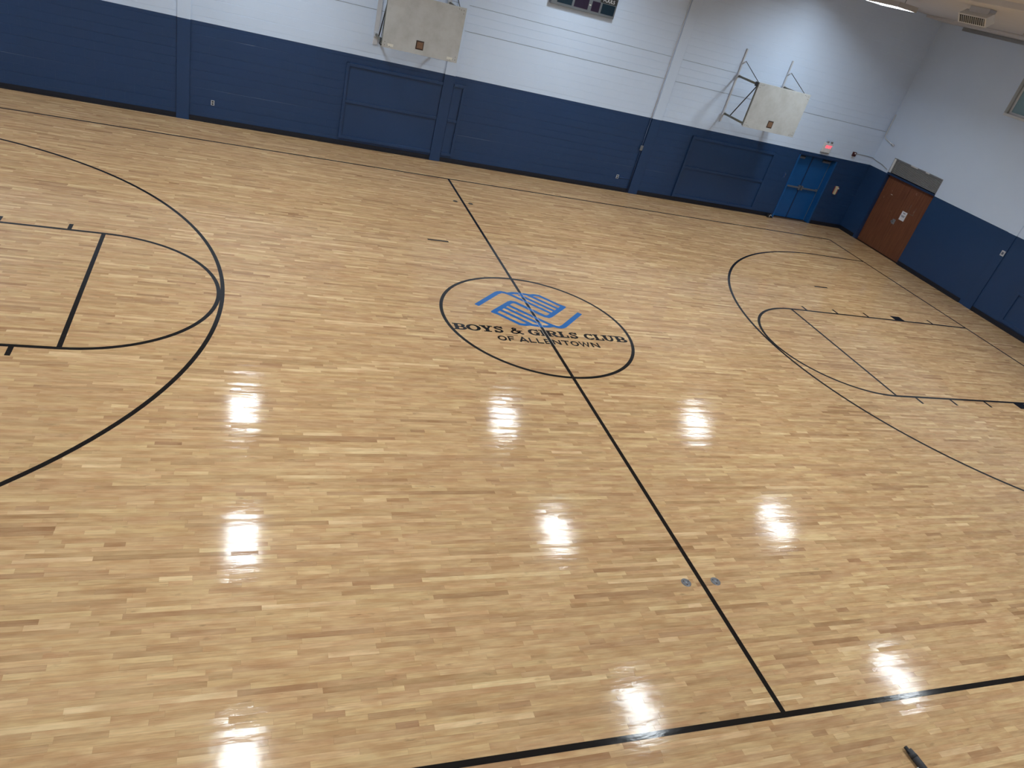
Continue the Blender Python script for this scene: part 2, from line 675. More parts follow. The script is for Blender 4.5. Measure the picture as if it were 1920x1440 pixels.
fy = YF + JD
wall_far = wall_boxes('wall_far', [(XL - .3, D1X0, fy, fy + .3, 0, ZC + .3), (D1X1, XR + .5, fy, fy + .3, 0, ZC + .3),
                                   (D1X0, D1X1, fy, fy + .3, D1Z, ZC + .3)],
                      'long painted block wall, navy blue below and white above, behind the court')
blocks = []
brs = np.random.RandomState(3)
nrow = int(ZC / CH) + 1
for k in range(nrow):
    z0, z1 = k * CH, min((k + 1) * CH, ZC)
    lo = .003 + (.004 if k in (17, 20) else 0)
    hi = .003 + (.003 if k + 1 in (17, 20) else 0)
    jit = brs.normal(0, .0016)
    x = XL + (BL / 2 if k % 2 else 0) - BL
    while x < XR:
        a, b_ = max(x, XL), min(x + BL, XR)
        x += BL
        if b_ - a < .03:
            continue
        segs = [(a, b_)]
        if z0 < D1Z - .01:
            segs = []
            if a < D1X0:
                segs.append((a, min(b_, D1X0)))
            if b_ > D1X1:
                segs.append((max(a, D1X1), b_))
        for s0, s1 in segs:
            if s1 - s0 > .03:
                zt = z1 - hi
                zb = z0 + lo
                if zb < D1Z < zt and s0 < D1X1 and s1 > D1X0:
                    zb = D1Z
                blocks.append((s0 + .0003, s1 - .0003, YF + jit + brs.normal(0, .0002), zb, zt))


def block_geom(g, b):
    x0, x1, y, z0, z1 = b
    c = .003
    g.add([(x0, fy, z0), (x1, fy, z0), (x1, fy, z1), (x0, fy, z1),
           (x0, y, z0 + c), (x1, y, z0 + c), (x1, y, z1 - c), (x0, y, z1 - c)],
          [(4, 5, 6, 7), (0, 1, 5, 4), (1, 2, 6, 5), (2, 3, 7, 6), (3, 0, 4, 7)])


def block_area(b):
    P, d = pixel_of([(b[0], b[2], b[3]), (b[1], b[2], b[3]), (b[1], b[2], b[4]), (b[0], b[2], b[4])])
    P = np.clip(P, [0, 0], [1920, 1440])
    return abs(sum(P[i, 0] * P[(i + 1) % 4, 1] - P[(i + 1) % 4, 0] * P[i, 1] for i in range(4))) / 2


blocks.sort(key=block_area, reverse=True)
for b in blocks[:300]:
    g = G()
    block_geom(g, b)
    obj('wall_block', g, M['wall'], wall_far)
g = G()
for b in blocks[300:]:
    block_geom(g, b)
tag(obj('wall_blocks', g, M['wall'], wall_far), kind='stuff')

# open mortar joints that run the length of the wall
PE = [XL, -13.0, -12.71, -6.67, -6.38, -.235, .06, 6.17, 6.48, XR]
for zj, xe in ((17 * CH, XR), (20 * CH, 8.4)):
    for a, b in zip(PE[::2], PE[1::2]):
        if a < xe:
            obj('mortar_joint', G().box(a + .003, min(b, xe) - .003, YF - .0035, fy, zj - .0015, zj + .0035), M['joint'], wall_far)

# pilasters of the far wall
PIL = [(-13.0, -12.71), (-6.67, -6.38), (-.235, .06), (6.17, 6.48)]
for a, b in PIL:
    obj('pilaster', G().box(a, b, YF - .04, fy, 0, ZC), M['wall'], wall_far, bevel=.006)

wall_right = wall_boxes('wall_right', [(XR, XR + .3, YN - .2, D2Y0, 0, 4.98), (XR, XR + .3, D2Y1, fy, 0, ZC + .3),
                                       (XR, XR + .3, D2Y0, D2Y1, D2Z, 4.98), (XR, XR + .3, 5.57, D2Y1, 4.98, ZC + .3),
                                       (XR, XR + .3, YN - .2, 3.75, 4.98, ZC + .3), (XR, XR + .3, 3.75, 5.57, 6.2, ZC + .3)],
                       'end wall with brown doors, navy blue below and white above')
obj('pilaster', G().box(XR - .03, XR, 3.14, 3.42, 0, ZC), M['wall'], wall_right, bevel=.006)
wall_boxes('wall_left', [(XL - .3, XL, YN - .2, fy, 0, ZC + .3)], 'end wall out of view on the left')
wall_boxes('wall_near', [(XL - .3, XR + .5, YN - .3, YN, 0, ZC + .3)], 'side wall behind the viewer')
ceiling = tag(obj('ceiling', G().box(XL - .3, XR + .5, YN - .2, fy, ZC, ZC + .3), M['ceil']),
              'beige painted ceiling with long beams', kind='structure')
for x in (-13.6, -8.3, -1.0, 6.3 + 1.0, 12.6 + 1.6):
    if x < 13:
        obj('ceiling_beam', G().box(x - .22, x + .22, YN + .01, YF - .01, ZC - .10, ZC + .01), M['ceil'], ceiling, bevel=.01)
# lowered strip in the corner above the end wall and its shadow line, put in as a dark grey strip
tag(obj('trim_1', G().box(14.15, XR - .001, YN + .05, YF - .003, ZC - .07, ZC - .002), M['ceil'], bevel=.008),
    'lowered beige ceiling edge along the end wall', kind='structure')
tag(obj('trim_shadow', G().box(XR - .05, XR - .001, YN + .05, YF - .9, ZC - .17, ZC - .075), M['grey'], bevel=.005),
    'dark grey strip for the shadow line under the ceiling edge on the end wall', kind='structure')

# baseboards
bb = G()
edges = [XL + .001] + [q for p in PIL for q in p] + [D1X0 - .06]
for a, b in zip(edges[::2], edges[1::2]):
    bb.box(a, b, YF - .014, YF - .002, 0, .125)
    bb.box(a, b, YF - .028, YF - .014, 0, .03)
bb.box(D1X1 + .05, XR - .002, YF - .014, YF - .002, 0, .125)
bb.box(D1X1 + .05, XR - .002, YF - .028, YF - .014, 0, .03)
tag(obj('baseboard_far', bb, M['base']), 'black vinyl baseboard along the long blue wall', kind='structure')
bb = G()
for a, b in ((YN + .01, 3.14), (3.60, D2Y0 - .005), (D2Y1 + .09, YF - .03)):
    bb.box(XR - .014, XR - .001, a, b, 0, .125)
    bb.box(XR - .028, XR - .014, a, b, 0, .03)
tag(obj('baseboard_right', bb, M['base']), 'black vinyl baseboard along the end wall', kind='structure')

# ------------------------------------------------------------------ court markings, painted on the floor
LW = .061
ZL, ZB, ZO = .0009, .0013, .0018


def mark(name, g, mtl='line', label=None):
    o = obj(name, g, M[mtl], floor)
    if label:
        o['label'] = label
    return o


def arc(cx, cy, r, a0, a1, n):
    return [(cx + r * math.cos(math.radians(a0 + (a1 - a0) * k / n)), cy + r * math.sin(math.radians(a0 + (a1 - a0) * k / n))) for k in range(n + 1)]


YSF, YSN, XB = 7.72, -7.815, 13.20
mark('half_court_line', G().stroke([(.01, YSN), (.01, YSF)], LW, ZL + .0001), label='black half court line')
for yy in (YSF, YSN):
    mark('sideline', G().stroke([(-XB, yy), (XB, yy)], LW, ZL), label='black sideline')
for s in (-1, 1):
    mark('baseline', G().stroke([(s * XB, YSN), (s * XB, YSF)], LW, ZL), label='black baseline')
    c3 = 11.35
    pts = [(s * XB, 6.0)] + [(s * x, y) for x, y in arc(c3, 0, 6.0, 90, 270, 96)] + [(s * XB, -6.0)]
    mark('three_point_line', G().stroke(pts, LW, ZL), label='black three point arc')
    ft = 7.22
    pts = [(s * XB, 1.815)] + [(s * x, y) for x, y in arc(ft, 0, 1.815, 90, 270, 48)] + [(s * XB, -1.815)]
    mark('free_throw_lane', G().stroke(pts, LW, ZL + .0001), label='black lane lines and free throw circle')
    mark('free_throw_line', G().stroke([(s * ft, -1.815), (s * ft, 1.815)], LW, ZL), label='black free throw line')
    for sy in (-1, 1):
        for xt in (7.72, 8.70, 9.72, 11.98):
            mark('lane_tick', G().stroke([(s * xt, sy * 1.84), (s * xt, sy * 2.05)], LW, ZL))
        mark('lane_block', G().poly([(s * 10.64, sy * 1.84), (s * 10.97, sy * 1.84), (s * 10.97, sy * 2.05), (s * 10.64, sy * 2.05)][::s * sy], ZL))
mark('center_circle', G().stroke(arc(0, -.02, 1.80, 0, 360, 96)[:-1], LW, ZL, closed=True), label='black centre circle')
for x0, y0 in ((-1.42, 3.33), (9.2, 3.425)):
    mark('position_dash', G().stroke([(x0, y0), (x0 + .46, y0 + .005)], LW, ZL), label='short black dash on the floor')

# emblem of two clasped hands, point symmetric about (0, .5)
em = G()


def st(s, t):                                  # diagonal coordinates to x, y
    return ((s + t) / 2, (s - t) / 2)


EZ = [ZB]


def emb(pts, wd):
    for sg in (1, -1):
        em.stroke([(sg * x, .5 + sg * y) for x, y in pts], wd, EZ[0])
        EZ[0] += .00002


W1, W2 = .098, .084
emb([(-1.065, -.03), (-.52, .545), (-.465, .595), (-.40, .622), (-.33, .610), (-.27, .575), (-.20, .515), st(.32, -.2), st(.32, .56)], W2)
emb([(-1.06, -.025), (-.50, .565), (-.44, .605)], W1)
emb([st(1.015, .55), st(.14, .55), st(.05, .53), st(0, .45), st(0, -.02)], W1)
emb([st(1.05, .60), st(1.015, .4), st(1.02, -.12), (.40, .625), (.30, .635)], W2)
emb([(.42, .62), (.30, .635), (.22, .605), (.12, .625), (-.02, .635), (-.15, .63), (-.26, .585)], W2)
emb([st(.535, .56), st(.535, -.62)], W2)
emb([st(.765, .56), st(.765, -.44)], W2)
em.poly([st(1.08, .615), st(.95, .615), st(.95, .45), st(1.08, .45)], ZB)
em.poly([(-x, 1.0 - y) for x, y in [st(1.08, .615), st(.95, .615), st(.95, .45), st(1.08, .45)]], ZB)
# (the squared corner above is given about the origin; shift it onto the emblem)
n = len(em.v)
for k in range(n - 8, n - 4):
    em.v[k] = (em.v[k][0], em.v[k][1] + .5, ZB + .0003)
for k in range(n - 4, n):
    em.v[k] = (em.v[k][0], em.v[k][1] - .5, ZB + .0003)
mark('hands_emblem', em, 'logo', 'blue emblem of two clasped hands in the centre circle')
g = G()
for sx in (-1, 1):
    g.stroke([(.01 + sx * (LW / 2 + .004), -.79), (.01 + sx * (LW / 2 + .004), 1.20)], .008, ZO)
mark('line_outline', g, 'pale', 'thin pale edges of the half court line through the emblem')


def glyph(ch):
    """strokes of a bold slab serif letter in a box of height 1; returns width and list of ops"""
    B, S, R_ = [], [], []                      # bars, strokes, rings
    W = 1.1
    if ch == 'B':
        B += [(.12, .40, 0, 1), (0, .66, 0, .13), (.2, .66, .45, .57), (0, .64, .87, 1)]
        R_ += [(.62, .725, .40, .275, .15, .145, -90, 90), (.64, .285, .46, .285, .19, .155, -90, 90)]
    elif ch == 'O':
        W = 1.25
        R_ += [(.625, .5, .625, .51, .35, .38, 0, 360)]
    elif ch == 'Y':
        B += [(.42, .70, 0, .48), (.24, .88, 0, .12), (0, .50, .88, 1), (.68, 1.1, .88, 1)]
        S += [([(.22, .95), (.56, .40)], .26), ([(.90, .95), (.58, .40)], .15)]
    elif ch == 'S':
        W = .85
        S += [([(.70, .72), (.62, .86), (.44, .925), (.26, .89), (.16, .76), (.22, .63), (.42, .545), (.60, .455), (.69, .29), (.60, .14), (.42, .075), (.24, .11), (.13, .28)], .17)]
        B += [(.69, .79, .66, 1), (.06, .16, 0, .34)]
    elif ch == '&':
        W = 1.2
        S += [([(1.18, .06), (1.02, .06), (.38, .70), (.35, .84), (.47, .94), (.62, .87), (.60, .73), (.26, .46), (.14, .26), (.24, .10), (.46, .06), (.72, .18), (.88, .38), (.93, .52)], .15)]
        B += [(.74, 1.12, .48, .58)]
    elif ch in 'GC':
        R_ += [(.56, .5, .56, .51, .28, .38, 38, 322)]
        B += [(.90, 1.0, .64, 1)]
        if ch == 'G':
            B += [(.74, 1.0, .02, .48), (.60, 1.1, .40, .52)]
        else:
            S += [([(.88, .17), (1.02, .30)], .12)]
    elif ch == 'I':
        W = .56
        B += [(.15, .43, 0, 1), (0, .56, 0, .12), (0, .56, .88, 1)]
    elif ch == 'R':
        W = 1.18
        B += [(.12, .40, 0, 1), (0, .52, 0, .12), (0, .64, .88, 1), (.3, .62, .44, .56)]
        R_ += [(.60, .72, .42, .28, .17, .155, -90, 90)]
        S += [([(.60, .52), (.90, .06)], .24)]
        B += [(.78, 1.18, 0, .12)]
    elif ch == 'L':
        W = .95
        B += [(.12, .40, 0, 1), (0, .54, .88, 1), (0, .93, 0, .13), (.81, .93, 0, .40)]
    elif ch == 'U':
        W = 1.15
        B += [(.12, .38, .38, 1), (.80, .94, .38, 1), (0, .50, .88, 1), (.66, 1.1, .88, 1)]
        R_ += [(.53, .39, .41, .40, .20, .25, 180, 360)]
    return W, B, S, R_


def sans(ch):
    w_ = .175
    d = {'O': (1.0, []), 'F': (.8, [[(.09, 0), (.09, 1)], [(0, .91), (.8, .91)], [(.1, .5), (.7, .5)]]),
         'A': (1.0, [[(.06, 0), (.5, .98), (.94, 0)], [(.25, .33), (.75, .33)]]),
         'L': (.8, [[(.09, 1), (.09, 0)], [(0, .09), (.8, .09)]]),
         'E': (.85, [[(.09, 0), (.09, 1)], [(0, .91), (.83, .91)], [(.1, .5), (.75, .5)], [(0, .09), (.85, .09)]]),
         'N': (.95, [[(.09, 0), (.09, 1)], [(.86, 0), (.86, 1)], [(.12, .95), (.83, .05)]]),
         'T': (.95, [[(.475, 0), (.475, 1)], [(0, .91), (.95, .91)]]),
         'W': (1.35, [[(.07, 1), (.36, .06), (.675, .9), (.99, .06), (1.28, 1)]])}
    W, S = d[ch]
    R_ = [(.5, .5, .5, .51, .335, .345, 0, 360)] if ch == 'O' else []
    return W, [], [(s, w_) for s in S], R_


def letter(gl, x0, x1, y0, y1):
    W, B, S, R_ = gl
    sx, sy = (x1 - x0) / W, (y1 - y0)
    g = G()
    zz = 0
    for a, b, c, d in B:
        zz += .00002
        e = .018
        g.poly([(a - e * 1.6, c - e * .3), (b + e * 1.6, c - e * .3), (b + e * 1.6, d + e), (a - e * 1.6, d + e)], zz)
    for p, wd in S:
        zz += .00002
        g.stroke(p, wd * 1.2, zz)
    for cx, cy, ox, oy, ix, iy, a0, a1 in R_:
        g.arcring(cx, cy, (ox, oy), (ix - .045, iy - .035), a0, a1, 0, 36 if a1 - a0 > 300 else 16)
    g.v = [(x0 + x * sx, y0 + y * sy, ZB + z) for x, y, z in g.v]
    mark('painted_letter', g)


for ch, a, b in (('B', -1.70, -1.47), ('O', -1.475, -1.21), ('Y', -1.215, -.985), ('S', -.975, -.79), ('&', -.68, -.425), ('G', -.325, -.105),
                 ('I', -.095, .02), ('R', .02, .275), ('L', .275, .455), ('S', .48, .66), ('C', .785, .985), ('L', .99, 1.17), ('U', 1.17, 1.425), ('B', 1.43, 1.67)):
    letter(glyph(ch), a, b, -.495, -.285)
for ch, a, b in (('O', -.98, -.815), ('F', -.785, -.67), ('A', -.59, -.42), ('L', -.395, -.275), ('L', -.25, -.135), ('E', -.105, .02), ('N', .05, .205),
                 ('T', .23, .385), ('O', .40, .56), ('W', .575, .78), ('N', .815, .97)):
    letter(sans(ch), a, b, -.765, -.602)

# ------------------------------------------------------------------ ceiling lights
LX = (-12.05, -4.72, 2.84, 9.96)
LY = (6.20, 1.27, -3.78, -8.75)
FZ = 6.64


def make_light(x, y, label):
    t = thing('ceiling_light', (x, y, FZ), label, 'ceiling light', 'ceiling lights hung in rows over the court')
    g = G()
    hw, hl = .31, .62
    g.box(x - hw, x + hw, y - hl, y + hl, FZ + .04, FZ + .09)
    for xs_ in (-.30, -.155, 0, .155, .30):
        g.box(x + xs_ - .006, x + xs_ + .006, y - hl, y + hl, FZ - .028, FZ + .04)
    g.box(x - hw, x + hw, y - hl, y - hl + .01, FZ - .03, FZ + .04)
    g.box(x - hw, x + hw, y + hl - .01, y + hl, FZ - .03, FZ + .04)
    obj('housing', g, M['housing'], t)
    for xs_ in (-.228, -.078, .078, .228):
        a, b_ = x + xs_ - .066, x + xs_ + .066
        g = G().add([(a, y - .59, FZ + .02), (a, y + .59, FZ + .02), (b_, y + .59, FZ + .02), (b_, y - .59, FZ + .02)], [(0, 1, 2, 3)])
        obj('lamp_tube', g, M['lamp'], t)
    for sy in (-1, 1):
        obj('hanger', G().tube([(x, y + sy * .45, FZ + .085), (x, y + sy * .45, ZC)], .006, 6), M['darksteel'], t)
    return t


for i, x in enumerate(LX):
    for j, y in enumerate(LY):
        if i == 3 and j == 0:
            make_light(x, y, 'lit ceiling light in view at the top right edge of the picture')
        else:
            make_light(x, y, 'lit ceiling light above the frame, %s row from blue wall, %s' % (
                ('first', 'second', 'third', 'last')[j], ('at far left', 'left of centre circle', 'right of midcourt line', 'over right half')[i]))

# ------------------------------------------------------------------ wall mounted backboards
def backboard(x0, label, stickers, rail_w):
    yb = YF - 1.22                              # front face of the board
    z0, z1 = 2.80, 4.04
    x1 = x0 + 1.865
    t = thing('basketball_backboard', ((x0 + x1) / 2, YF, 2.66), label, 'backboard', 'side backboards on the long wall')
    b = obj('board', G().box(x0, x1, yb, yb + .032, z0, z1), M['board'], t, bevel=.006)
    xc = (x0 + x1) / 2 - .04
    p = obj('rim_scar', G().box(xc - .095, xc + .095, yb - .004, yb + .01, z0 + .115, z0 + .315), M['scar_dark'], b)
    obj('rim_plate', G().box(xc - .07, xc + .075, yb - .008, yb + .01, z0 + .14, z0 + .285), M['scar'], b)
    for cx, sx in ((x0, 1), (x1, -1)):
        for cz, sz in ((z0, 1), (z1, -1)):
            for dx, dzz in ((.06, .06), (.13, .06), (.06, .13), (.18, .045)):
                obj('bolt', G().tube([(cx + sx * dx, yb - .006, cz + sz * dzz), (cx + sx * dx, yb + .004, cz + sz * dzz)], .008, 8), M['scar_dark'], b)
    if stickers:
        for sx in (x0 + .20, x1 - .20):
            obj('sticker', G().box(sx - .07, sx + .07, yb - .003, yb + .006, z0 + .045, z0 + .105), M['sticker'], b)
    for xr, mir in ((x0 + .02, 1), (x1 - .16, -1)):
        # vertical wall rail
        obj('wall_rail', G().box(xr - rail_w / 2, xr + rail_w / 2, YF - .045, YF - .001, 2.64, 4.72), M['bracketwhite'], t, bevel=.004)
        xb = xr
        za, zb = 3.97, 2.88
        for zz in (za, zb):
            obj('hinge_bracket', G().box(xr - .05, xr + .05, YF - .11, YF - .04, zz - .05, zz + .05), M['bracketwhite'], t, bevel=.004)
        obj('arm', G().tube([(xr, YF - .09, za), (xb, yb + .05, za)], .030, 10), M['rustpaint'], t, smooth=True)
        obj('arm', G().tube([(xr, YF - .09, zb), (xb, yb + .05, zb)], .030, 10), M['rustpaint'], t, smooth=True)
        obj('brace', G().tube([(xb + .02, yb + .12, za - .04), (xr + .02, YF - .35, zb - .02)], .016, 8), M['darksteel'], t, smooth=True)
        obj('clamp', G().box(xb - .05, xb + .05, yb + .05, yb + .17, za - .06, za + .06), M['darksteel'], t, bevel=.01)
        obj('stub', G().tube([(xr, YF - .04, 4.30), (xr + .03, YF - .14, 4.40)], .018, 8), M['bracketwhite'], t, smooth=True)
        obj('tie_rod', G().tube([(xr + .03, YF - .13, 4.40), (xb + .01, yb + .08, za + .04)], .010, 8), M['darksteel'], t, smooth=True)
        obj('board_strut', G().box(xb - .03, xb + .03, yb + .032, yb + .07, z0 + .03, z1 - .02), M['rustpaint'], t)
    return t


bL = backboard(-2.165, 'worn white backboard with two cream stickers, on the wall left of the scoreboard', True, .11)
bR = backboard(8.425, 'worn white backboard on folding wall frame, left of the exit sign', False, .044)
# hand crank hanging at the left board
g = G().tube([(-2.19, YF - 1.12, 2.98), (-2.21, YF - 1.16, 2.86), (-2.17, YF - 1.19, 2.83)], .02, 8)
obj('latch', g, M['darksteel'], bL, smooth=True)
obj('cord', G().tube([(-2.17, YF - 1.16, 3.5), (-2.20, YF - 1.16, 2.95)], .007, 6), M['darksteel'], bL)

# ------------------------------------------------------------------ scoreboard
t = thing('scoreboard', (3.05, YF, 4.56), 'grey scoreboard with dark teal and maroon windows on the white wall', 'scoreboard')
sy = YF - .15
b = obj('case', G().box(2.12, 3.97, sy, YF - .001, 4.555, 5.75), M['scoreface'], t, bevel=.008)
for x0, x1, mm_ in ((2.28, 2.70, 'teal'), (2.76, 3.16, 'purple'), (3.26, 3.49, 'purple'), (3.55, 3.93, 'teal')):
    obj('display_window', G().box(x0, x1, sy - .006, sy + .004, 4.62, 4.86), M[mm_], t)
    obj('display_window', G().box(x0, x1, sy - .006, sy + .004, 5.12, 5.50), M[mm_], t)
obj('name_strip', G().box(3.47, 3.95, sy - .005, sy + .004, 4.875, 5.02), M['hole'], t)
obj('name_strip', G().box(2.25, 2.73, sy - .005, sy + .004, 4.875, 5.02), M['hole'], t)
obj('lamp_dot', G().box(3.185, 3.235, sy - .008, sy + .004, 4.735, 4.757), M['sticker'], t)


def text_part(txt, size, loc, rot, mtl, parent, name='lettering', bold=0.0):
    cu = bpy.data.curves.new(name, 'FONT')
    cu.body = txt
    cu.size = size
    cu.align_x = 'CENTER'
    cu.align_y = 'CENTER'
    cu.extrude = .001
    cu.offset = bold
    o = bpy.data.objects.new('tmp_text', cu)
    COL.objects.link(o)
    dg = bpy.context.evaluated_depsgraph_get()
    me = bpy.data.meshes.new_from_object(o.evaluated_get(dg))
    bpy.data.objects.remove(o, do_unlink=True)
    me.name = name
    me.materials.clear()
    me.materials.append(M[mtl])
    q = bpy.data.objects.new(name, me)
    link(q, parent, loc)
    q.rotation_euler = rot
    return q


RF = (math.pi / 2, 0, 0)                        # text on the far wall
RR = (math.pi / 2, 0, -math.pi / 2)             # text on the end wall
text_part('FOULS', .115, (3.71, sy - .007, 4.94), RF, 'white', t)
text_part('FOULS', .115, (2.49, sy - .007, 4.94), RF, 'white', t)

# ------------------------------------------------------------------ blue framed panels on the walls
def rails(name, loc, parts, label, group=None):
    t = thing(name, loc, label, 'wall panel', group)
    a = np.array(parts)
    zs = sorted((p[4] + p[5]) / 2 for p in parts[:3])
    for z0, z1 in zip(zs[:-1], zs[1:]):
        obj('infill_panel', G().box(a[:, 0].min() + .004, a[:, 1].max() - .004, YF - .014, YF - .001, z0, z1), M['wall'], t)
    for p in parts:
        obj('frame_rail', G().box(*p), M['wall'], t, bevel=.004)
    return t


yo, yi = YF - .055, YF - .001


def fparts(x0, x1, z0, zm, z1, wd=.072, left=True, right=True):
    P = [(x0, x1, yo, yi, z0, z0 + wd), (x0, x1, yo + .008, yi, zm - wd / 2, zm + wd / 2), (x0, x1, yo, yi, z1 - wd, z1)]
    if left:
        P.append((x0, x0 + wd, yo - .004, yi, z0, z1))
    if right:
        P.append((x1 - wd, x1, yo - .004, yi, z0, z1))
    return P


rails('panel_frame', (-1.5, YF, .2), fparts(-2.76, -.24, .19, 1.15, 2.09, right=False), 'wide blue framed wall panel under the stickered backboard')
rails('panel_frame', (.2, YF, .2), fparts(.065, .40, .19, 1.15, 2.11, left=False), 'narrow blue framed wall panel right of the middle pilaster')
t = rails('panel_frame', (9.3, YF, .2), fparts(7.72, 10.93, .14, 1.10, 2.06, wd=.08), 'wide blue framed wall panel left of the blue exit doors')
t = thing('panel_frame', (XR, 1.2, .2), 'blue framed wall panel at the right picture edge', 'wall panel')
for p in ((XR - .03, XR - .001, 2.13, 2.22, .16, 1.08), (XR - .03, XR - .001, .2, 2.13, .16, .25), (XR - .03, XR - .001, .2, 2.13, 1.0, 1.08)):
    obj('frame_rail', G().box(*p), M['wall'], t, bevel=.004)

# ------------------------------------------------------------------ blue exit doors
RC = .22
yd = YF + RC
d1 = bpy.data.objects.new('door_1', None)
link(d1, None, ((D1X0 + D1X1) / 2, yd, 0))
tag(d1, 'bright blue double exit doors with push bars, under the exit sign', kind='structure')
obj('backing', G().box(D1X0 - .05, D1X1 + .05, yd + .05, yd + .09, 0, D1Z + .05), M['doorframe'], d1)
fr = G()
fr.box(D1X0 + .001, D1X0 + .06, YF - .02, yd + .05, 0, D1Z - .061)
fr.box(D1X1 - .06, D1X1 - .001, YF - .02, yd + .05, 0, D1Z - .061)
obj('jamb', fr, M['doorblue'], d1, bevel=.006)
obj('header', G().box(D1X0 + .001, D1X1 - .001, YF - .03, yd + .05, D1Z - .06, D1Z - .001), M['doorframe'], d1, bevel=.006)
obj('door_stop', G().box(D1X1 - .068, D1X1 - .06, yd - .02, yd, 0, D1Z - .06), M['alu'], d1)  # thin bright strip standing in for the highlight line along the jamb
xm = 12.62
for x0, x1, s in ((D1X0 + .065, xm - .004, -1), (xm + .004, D1X1 - .065, 1)):
    leaf = obj('door_leaf', G().box(x0, x1, yd, yd + .045, .008, D1Z - .065), M['doorblue'], d1, bevel=.004)
    obj('push_bar', G().box(x0 + .06, x1 - .06, yd - .075, yd - .045, 1.06, 1.115), M['alu'], leaf, bevel=.01)
    xe = x1 - .055 if s < 0 else x0 + .055
    obj('bar_housing', G().box(xe - .03, xe + .03, yd - .08, yd, 1.01, 1.16), M['alu'], leaf, bevel=.01)
    xe = x0 + .08 if s < 0 else x1 - .08
    obj('bar_bracket', G().box(xe - .03, xe + .03, yd - .07, yd, 1.05, 1.13), M['alu'], leaf, bevel=.006)
    xe = (x0 + .20) if s < 0 else (x1 - .20)
    obj('door_closer', G().box(xe - .16, xe + .16, yd - .07, yd, 2.03, 2.09), M['alu'], leaf, bevel=.006)
    obj('closer_arm', G().box(xe - .15, xe + .10, yd - .15, yd - .07, 2.115, 2.13).box(xe - .15, xe - .12, yd - .07, yd - .02, 2.08, 2.13), M['darksteel'], leaf)
obj('center_seal', G().box(xm - .02, xm + .02, yd - .012, yd, .01, D1Z - .07), M['doorframe'], d1)

# door holder by the doors
t = thing('door_stop', (11.66, 9.1, 0), 'small black door stop with a pale hook beside the blue doors', 'door stop')
obj('wedge', G().add([(11.56, 9.06, 0), (11.80, 9.06, 0), (11.80, 9.14, 0), (11.56, 9.14, 0), (11.56, 9.06, .09), (11.66, 9.06, .09), (11.66, 9.14, .09), (11.56, 9.14, .09)],
                     [(0, 3, 2, 1), (4, 5, 6, 7), (0, 1, 5, 4), (1, 2, 6, 5), (2, 3, 7, 6), (3, 0, 4, 7)]), M['rubber'], t)
obj('hook', G().tube([(11.62, 9.052, .03), (11.60, 9.045, .08), (11.63, 9.04, .11), (11.67, 9.045, .09)], .012, 8), M['white'], t, smooth=True)

# door pull on the wall left of the blue doors
t = thing('wall_pull', (11.62, YF, 1.38), 'small metal door pull on a blue plate left of the blue doors', 'hook')
obj('back_plate', G().box(11.58, 11.66, YF - .012, YF - .001, 1.34, 1.52), M['blue'], t, bevel=.003)
obj('hook', G().tube([(11.62, YF - .01, 1.37), (11.62, YF - .05, 1.39), (11.62, YF - .05, 1.47), (11.62, YF - .01, 1.49)], .009, 8), M['alu'], t, smooth=True)  # bent metal grip of the door pull

# exit sign
t = thing('exit_sign', (12.75, YF, 2.38), 'lit red exit sign in a white case above the blue doors', 'exit sign')
obj('case', G().box(12.58, 12.91, YF - .07, YF - .001, 2.39, 2.70), M['white'], t, bevel=.012)
obj('ledge', G().box(12.59, 12.90, YF - .085, YF - .001, 2.365, 2.388), M['grey'], t)
text_part('EXIT', .125, (12.775, YF - .073, 2.575), RF, 'glow', t, bold=.004)
for xx in (12.68, 12.84):
    obj('lamp_head', G().tube([(xx, YF - .03, 2.735), (xx, YF - .08, 2.725)], [.024, .034], 12), M['grey'], t, smooth=True)
for k in range(3):
    zz = 2.46 + .10 * k
    obj('guard_wire', G().tube([(12.56, YF - .002, zz), (12.57, YF - .10, zz), (12.75, YF - .125, zz), (12.92, YF - .10, zz), (12.93, YF - .002, zz)], .003, 6), M['wallwhite'], t)
for xx in (12.62, 12.75, 12.88):
    obj('guard_wire', G().tube([(xx, YF - .115, 2.40), (xx, YF - .12, 2.72), (xx, YF - .06, 2.79), (xx, YF - .002, 2.80)], .003, 6), M['wallwhite'], t)

# fire alarm horn, pull station
t = thing('alarm_horn', (13.96, YF, 2.46), 'dark maroon alarm horn on the white wall near the corner', 'alarm')
obj('body', G().box(13.89, 14.02, YF - .06, YF - .001, 2.46, 2.60), M['maroon'], t, bevel=.008)
obj('strobe', G().box(13.93, 13.98, YF - .075, YF - .06, 2.54, 2.58), M['white'], t, bevel=.004)
obj('label_plate', G().box(13.90, 14.01, YF - .012, YF - .001, 2.39, 2.455), M['wallwhite'], t)
t = thing('pull_station', (13.91, YF, 1.15), 'cream and red fire alarm box right of the blue doors', 'alarm')
obj('back_box', G().box(13.84, 14.0, YF - .05, YF - .001, 1.15, 1.40), M['red'], t, bevel=.006)
obj('cover', G().box(13.83, 13.90, YF - .12, YF - .05, 1.14, 1.42), M['cream'], t, bevel=.006)
obj('handle', G().box(13.91, 13.99, YF - .075, YF - .05, 1.33, 1.36), M['white'], t)

